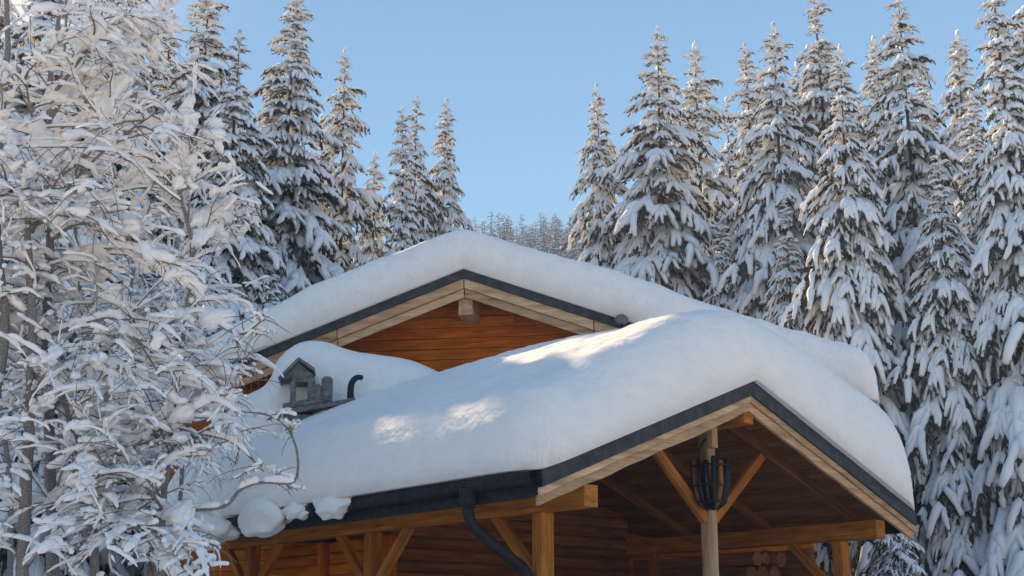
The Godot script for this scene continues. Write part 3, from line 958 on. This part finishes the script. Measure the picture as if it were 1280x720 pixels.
	for row in 9:
		for c in 3:
			var st := new_st(); st.set_smooth_group(0)
			var ln := rng.randf_range(0.85, 1.05)
			var pts := []; var rad := []
			var r0 := rng.randf_range(0.1, 0.125)
			for i in 5:
				pts.append(Vector3((i / 4.0 - 0.5) * ln, rng.randf_range(-0.012, 0.012), rng.randf_range(-0.01, 0.01))); rad.append(r0 * rng.randf_range(0.88, 1.08))
			st.set_smooth_group(-1)
			tube(st, pts, rad, rng.randi_range(5, 7))
			var o := single("firewood_log", smooth_commit(st), pick("log"), "reddish brown firewood log in the pile under the porch at right", "log", "firewood pile under the porch")
			var w := porch_at + bt * Vector3(PW - 1.05 - c * 0.235 - 0.11 * (row % 2), 0.15 + row * 0.212, -1.95 + rng.randf_range(-0.06, 0.06))
			o.transform = Transform3D(bt * Basis(Vector3.UP, PI / 2 + rng.randf_range(-0.05, 0.05)), w)
			idx += 1

func porch_snow() -> void:
	var m := roof_snow(PW, 8.6, PE, PT, 0.85, 1.17, 1.4, 0.12, 0.2, 0.12, 0.55, 0.7, 2.3, 0.5, 100, 90, 3, false)
	single("porch_snow", m, M.snow, "thick smooth snow blanket on the porch roof", "snow", "", Transform3D(Basis(Vector3.UP, PORCH_TURN), porch_at))
	# curls of snow sagging over the gutter
	var g := [[Vector3(-0.12, -0.08, -3.75), 0.17, "curled snow clump hanging from the gutter left of the dark downpipe"], [Vector3(-0.12, -0.06, -4.6), 0.14, "small pointed snow clump on the gutter between two larger ones"], [Vector3(-0.12, -0.1, -5.45), 0.26, "broad snow clump hanging from the gutter above the left brace"], [Vector3(-0.12, -0.1, -7.0), 0.32, "snow clump on the gutter end beside the foreground branches"]]
	var bt := Basis(Vector3.UP, PORCH_TURN)
	for i in g.size():
		var e = g[i]
		var s: float = e[1]
		var m2 := lump(300 + i, 0.9, 0.2, 0.6, 20, 28)
		single("snow_clump", m2, M.snow, e[2], "snow", "snow clumps on the porch gutter", Transform3D(bt * Basis.from_scale(Vector3(s * 0.85, s * 0.95, s * 2.3)), porch_at + bt * (e[0] + Vector3(0, PE, 0))))

# ---------------------------------------------------------------- main chalet
const MW := 13.0
const MT := 0.37
const MTURN := -0.1396
var main_at := Vector3.ZERO
var ME := 0.0

func chalet() -> void:
	var c := thing("chalet", "wooden chalet with orange plank gable under a snow covered roof", "chalet", main_at, MTURN)
	var hw := MW / 2
	var ang := atan(MT)
	var len_ := 9.0
	for s in [0, 1]:
		var e := Vector3(-hw if s == 0 else hw, ME, 0)
		var r := Vector3(0, ME + MT * hw, 0)
		var nrm := Vector3(-sin(ang) if s == 0 else sin(ang), cos(ang), 0)
		var a := e - nrm * 0.03; var b := r - nrm * 0.03
		var ax := (b - a).normalized()
		part("roof_deck", chamfer_box((b - a).length(), 0.05, len_, 0.004), M.metal, c, Transform3D(Basis(ax, nrm, ax.cross(nrm)), (a + b) / 2 + Vector3(0, 0, -len_ / 2)))
		part("soffit", chamfer_box((b - a).length() - 0.1, 0.03, len_ - 0.1, 0.004), M.dark0, c, Transform3D(Basis(ax, nrm, ax.cross(nrm)), (a + b) / 2 - nrm * 0.08 + Vector3(0, 0, -len_ / 2 - 0.05)))
		for i in 3:
			var c0 := e.lerp(r, i / 3.0); var c1 := e.lerp(r, (i + 1) / 3.0)
			var lo0 := Vector2(c0.x, c0.y - 0.14); var lo1 := Vector2(c1.x, c1.y - 0.14); var hi0 := Vector2(c0.x, c0.y + 0.01); var hi1 := Vector2(c1.x, c1.y + 0.01)
			part("verge_flashing", prism([lo0, lo1, hi1, hi0] if s == 0 else [lo1, lo0, hi0, hi1], 0.002, 0.03 + 0.003 * i), M.metal, c)
			# two courses of barge boards below it
			for k in 2:
				var d0: float = [0.142, 0.305][k]; var hh: float = [0.16, 0.14][k]
				var z: float = [0.0, -0.05][k]
				var g := 0.004
				var q0 := c0 + (c1 - c0) * g; var q1 := c1 - (c1 - c0) * g
				var l0 := Vector2(q0.x, q0.y - d0 - hh); var l1 := Vector2(q1.x, q1.y - d0 - hh); var h0 := Vector2(q0.x, q0.y - d0); var h1 := Vector2(q1.x, q1.y - d0)
				part("barge_board", prism([l0, l1, h1, h0] if s == 0 else [l1, l0, h0, h1], z - 0.04, z), M["barge%d" % ((i + k + s) % 3)], c)
		# rear barge closes the roof
	# ridge and side purlins
	for x in [0.0, -3.1, 3.1]:
		var y := ME + MT * (hw - absf(x)) - 0.5
		beam("purlin", c, Vector3(x, y - 0.05, -0.16), Vector3(x, y - 0.05, -8.8), 0.36, 0.24, M.barge2 if x == 0.0 else M.post1)
	# gable planks, each cut to the slope
	var ph := 0.19
	var i := 0
	var y := 0.0
	while y < ME + MT * hw - 0.2:
		var y1 := y + ph - 0.013
		var w0 := minf((ME + MT * hw - y) / MT - 0.35, hw - 0.9)
		var w1 := minf((ME + MT * hw - y1) / MT - 0.35, hw - 0.9)
		if w1 > 0.15:
			# a row is two or three boards end to end
			var cut: float = [-0.04, -1.7, 1.3, -0.04, 2.2, -2.6][i % 6]
			cut = clampf(cut, -w1 * 0.6, w1 * 0.6)
			for h in 2:
				var xa0 := -w0 if h == 0 else cut + 0.003
				var xb0 := cut - 0.003 if h == 0 else w0
				var xa1 := -w1 if h == 0 else cut + 0.003
				var xb1 := cut - 0.003 if h == 0 else w1
				var zz := -0.9 + rng.randf_range(-0.01, 0.014)
				var pl := part("wall_plank", prism([Vector2(xa0, 0), Vector2(xb0, 0), Vector2(xb1, y1 - y), Vector2(xa1, y1 - y)], -0.05, zz + 0.9), pick("wall"), c)
				pl.position = Vector3(0, y, -0.9)
		y += ph
		i += 1
	# backing behind the planks, side and rear walls
	part("wall", prism([Vector2(-hw + 0.95, 0), Vector2(hw - 0.95, 0), Vector2(hw - 0.95, ME + 0.15), Vector2(0, ME + MT * hw - 0.2), Vector2(-hw + 0.95, ME + 0.15)], -8.6, -0.96), M.dark1, c)
	# eave boards
	for s in [-1, 1]:
		beam("eave_fascia", c, Vector3(s * (hw - 0.02), ME - 0.12, -0.06), Vector3(s * (hw - 0.02), ME - 0.12, -len_), 0.2, 0.03, M.gutter)
	# small dark fitting at the roof edge
	var v := thing("roof_vent", "small dark round vent poking out of snow on main roof edge", "vent", at(777, 405, 19.5))
	v.position = at(777, 406, 19.42)
	var vs := new_st(); vs.set_smooth_group(0)
	tube(vs, [Vector3(0, -0.14, 0), Vector3(0, 0.02, 0)], [0.035, 0.035], 10)
	part("stem", smooth_commit(vs), M.iron, v)
	var hs := new_st(); hs.set_smooth_group(0)
	tube(hs, [Vector3(0, 0.0, 0), Vector3(0, 0.03, 0), Vector3(0, 0.09, 0), Vector3(0, 0.15, 0), Vector3(0, 0.18, 0)], [0.05, 0.09, 0.115, 0.08, 0.02], 14)
	part("hood", smooth_commit(hs), M.stone, v)

func chalet_snow() -> void:
	var m := roof_snow(MW, 9.2, ME, MT, 0.74, 0.84, 0.84, 0.0, 0.16, 0.1, 0.4, 0.35, 2.6, 0.25, 100, 60, 8, true)
	var o := single("chalet_snow", m, M.snow, "thick layered snow blanket on the main chalet roof behind", "snow")
	o.transform = Transform3D(Basis(Vector3.UP, MTURN), main_at) * Transform3D(Basis.IDENTITY, Vector3(-MW / 2, 0, 0))

func chimney() -> void:
	var o := at(397, 510, 18.6)
	var c := thing("chimney", "grey stone chimney with small gabled cap half buried in snow", "chimney", o, 0.12)
	var tilt := Basis(Vector3.BACK, 0.2)
	# stack below, through the porch roof
	part("stack", chamfer_box(0.95, 1.9, 0.7, 0.02), M.stone, c, Transform3D(Basis.IDENTITY, Vector3(0.0, -1.05, -0.35)))
	part("slab", chamfer_box(1.12, 0.07, 0.85, 0.015), M.stone, c, Transform3D(tilt, Vector3(0.02, 0.02, -0.35)))
	part("slab", chamfer_box(0.62, 0.1, 0.7, 0.015), M.stone, c, Transform3D(tilt, Vector3(-0.22, 0.07, -0.33)))
	var x0 := -0.32
	for x in [x0 - 0.06, x0 + 0.2]:
		part("pillar", chamfer_box(0.36, 0.085, 0.09, 0.01), M.stone, c, Transform3D(Basis(Vector3.UP, Vector3.RIGHT, Vector3.FORWARD), Vector3(x, 0.24, -0.08)))
		part("pillar", chamfer_box(0.36, 0.085, 0.09, 0.01), M.stone, c, Transform3D(Basis(Vector3.UP, Vector3.RIGHT, Vector3.FORWARD), Vector3(x, 0.24, -0.6)))
	part("lintel", chamfer_box(0.34, 0.1, 0.6, 0.01), M.stone, c, Transform3D(Basis.IDENTITY, Vector3(x0 + 0.08, 0.46, -0.35)))
	part("gable", prism([Vector2(x0 - 0.22, 0.46), Vector2(x0 + 0.24, 0.52), Vector2(x0 + 0.01, 0.72)], -0.62, -0.05), M.stone, c)
	beam("cap_roof", c, Vector3(x0 - 0.28, 0.44, -0.33), Vector3(x0 + 0.02, 0.77, -0.33), 0.045, 0.72, M.stone)
	beam("cap_roof", c, Vector3(x0 + 0.0, 0.765, -0.33), Vector3(x0 + 0.25, 0.6, -0.33), 0.045, 0.715, M.stone)
	part("block", chamfer_box(0.16, 0.24, 0.2, 0.03), M.stone, c, Transform3D(Basis.IDENTITY, Vector3(-0.03, 0.26, -0.1)))
	part("pot", chamfer_box(0.17, 0.42, 0.2, 0.04), M.stone, c, Transform3D(Basis.IDENTITY, Vector3(0.13, 0.3, -0.12)))
	var st := new_st(); st.set_smooth_group(0)
	var p := bend([Vector3(0.5, 0.08, -0.1), Vector3(0.49, 0.3, -0.1), Vector3(0.51, 0.43, -0.1), Vector3(0.58, 0.51, -0.1), Vector3(0.68, 0.51, -0.1)], 4)
	var rr := []
	for i in p.size(): rr.append(lerpf(0.055, 0.04, float(i) / p.size()))
	rr[-1] = 0.015
	tube(st, p, rr, 8)
	part("bent_pipe", smooth_commit(st), M.iron, c)
	# the drift over it
	var prof := [[262, 545], [285, 522], [310, 500], [335, 486], [346, 470], [351, 455], [362, 441], [378, 432], [395, 429], [415, 432], [440, 441], [470, 447], [505, 452], [535, 462], [560, 474], [590, 500]]
	var ms := new_st(); ms.set_smooth_group(0)
	var d := 19.75
	var rows := []
	var fine := []
	for i in prof.size(): fine.append(at(prof[i][0], prof[i][1], d))
	fine = bend(fine, 5)
	var n := fine.size()
	for i in n:
		var row := []
		var f: Vector3 = fine[i]
		var low := 3.4
		var tt := float(i) / (n - 1)
		var edge := pow(clampf(minf(tt, 1 - tt) / 0.12, 0, 1), 0.5)
		for k in 21:
			var a := PI * k / 20.0
			var ca := cos(a); var sa := sin(a)
			var zz: float = signf(ca) * pow(absf(ca), 0.75) * (0.62 + 0.2 * edge)
			var yy: float = low + (f.y - low) * pow(sa, 0.55)
			var nn := nz.get_noise_3d(f.x * 9.0, yy * 9.0, zz * 9.0) * 0.05
			row.append(Vector3(f.x, yy + nn * sa, -d + zz + nn))
		rows.append(row)
	for i in n - 1:
		for k in 20:
			quad(ms, rows[i][k], rows[i + 1][k], rows[i + 1][k + 1], rows[i][k + 1])
	single("snow_drift", smooth_commit(ms), M.snow, "rounded snow drift capping the stone chimney against the orange gable", "snow")

func _ready() -> void:
	rng.seed = 5
	nz.seed = 3
	nz.frequency = 0.05
	# camera
	var cam := Camera3D.new()
	cam.name = "camera"
	add_child(cam)
	cam.position = EYE
	cam.rotation.x = PITCH
	cam.near = 0.1
	cam.far = 2000.0
	cam.projection = Camera3D.PROJECTION_FRUSTUM
	cam.size = 0.1 * 720.0 / F
	cam.frustum_offset = Vector2(0, 0.1 * 120.0 / F)
	cam.current = true
	# sky
	var env := Environment.new()
	env.background_mode = Environment.BG_SKY
	var sky := Sky.new()
	var sm := ProceduralSkyMaterial.new()
	sm.sky_top_color = lin(0.070, 0.150, 0.310)
	sm.sky_horizon_color = lin(0.360, 0.710, 0.925)
	sm.sky_curve = 0.6 / 2.7
	sm.ground_bottom_color = lin(0.3, 0.3, 0.3)
	sm.ground_horizon_color = lin(0.36, 0.37, 0.38)
	sky.sky_material = sm
	env.sky = sky
	env.tonemap_mode = Environment.TONE_MAPPER_LINEAR
	env.tonemap_exposure = 2.0
	env.sdfgi_enabled = true
	env.ssao_enabled = true
	env.ssil_enabled = true
	env.fog_enabled = true
	env.fog_density = 0.0016
	env.fog_light_color = Color(0.8, 0.88, 1.0)
	var we := WorldEnvironment.new()
	we.name = "environment"
	we.environment = env
	add_child(we)
	# sun, behind the chalet to the left
	var sun := DirectionalLight3D.new()
	sun.name = "sun"
	add_child(sun)
	var az := deg_to_rad(-27.0); var el := deg_to_rad(32.4)
	var to_sun := Vector3(sin(az) * cos(el), sin(el), -cos(az) * cos(el))
	sun.look_at_from_position(to_sun * 50.0, Vector3.ZERO)
	sun.light_energy = 1.6
	sun.light_color = Color(1.0, 0.87, 0.69)
	sun.light_angular_distance = 0.5
	sun.shadow_enabled = true

	make_materials()
	# ground
	var gs := new_st(); gs.set_smooth_group(0)
	var gx := []; var gz := []
	for i in 81:
		var t := (i - 40) / 40.0
		gx.append(t * 40.0 + pow(absf(t), 3.0) * signf(t) * 560.0)
	for i in 111:
		if i < 71: gz.append(30.0 - 200.0 * i / 70.0)
		else: gz.append(-170.0 - 430.0 * (i - 70) / 40.0)
	gz.push_front(90.0); gz.push_front(300.0); gz.push_front(600.0)
	for i in gx.size() - 1:
		for j in gz.size() - 1:
			var a := Vector3(gx[i], ground_y(gx[i], gz[j]), gz[j]); var b := Vector3(gx[i + 1], ground_y(gx[i + 1], gz[j]), gz[j])
			var c := Vector3(gx[i + 1], ground_y(gx[i + 1], gz[j + 1]), gz[j + 1]); var d := Vector3(gx[i], ground_y(gx[i], gz[j + 1]), gz[j + 1])
			quad(gs, a, d, c, b)
	var g := part("ground", smooth_commit(gs), M.snow, self)
	g.set_meta("kind", "structure")
	g.set_meta("label", "snow covered ground rising to the forest slope")

	var l := at(676, 588, 12.5)
	porch_at = Vector3(l.x, 0.85, l.z)
	PE = l.y - 0.85
	var ap := at(580, 338, 20.0)
	main_at = Vector3(ap.x, 0.85, ap.z)
	ME = ap.y - 0.85 - MT * MW / 2
	chalet()
	porch()
	chalet_snow()
	porch_snow()
	chimney()
	print("buildings ", Time.get_ticks_msec())
	build_spruces()
	print("spruces ", Time.get_ticks_msec())
	foreground_tree()
	print("done ", Time.get_ticks_msec())
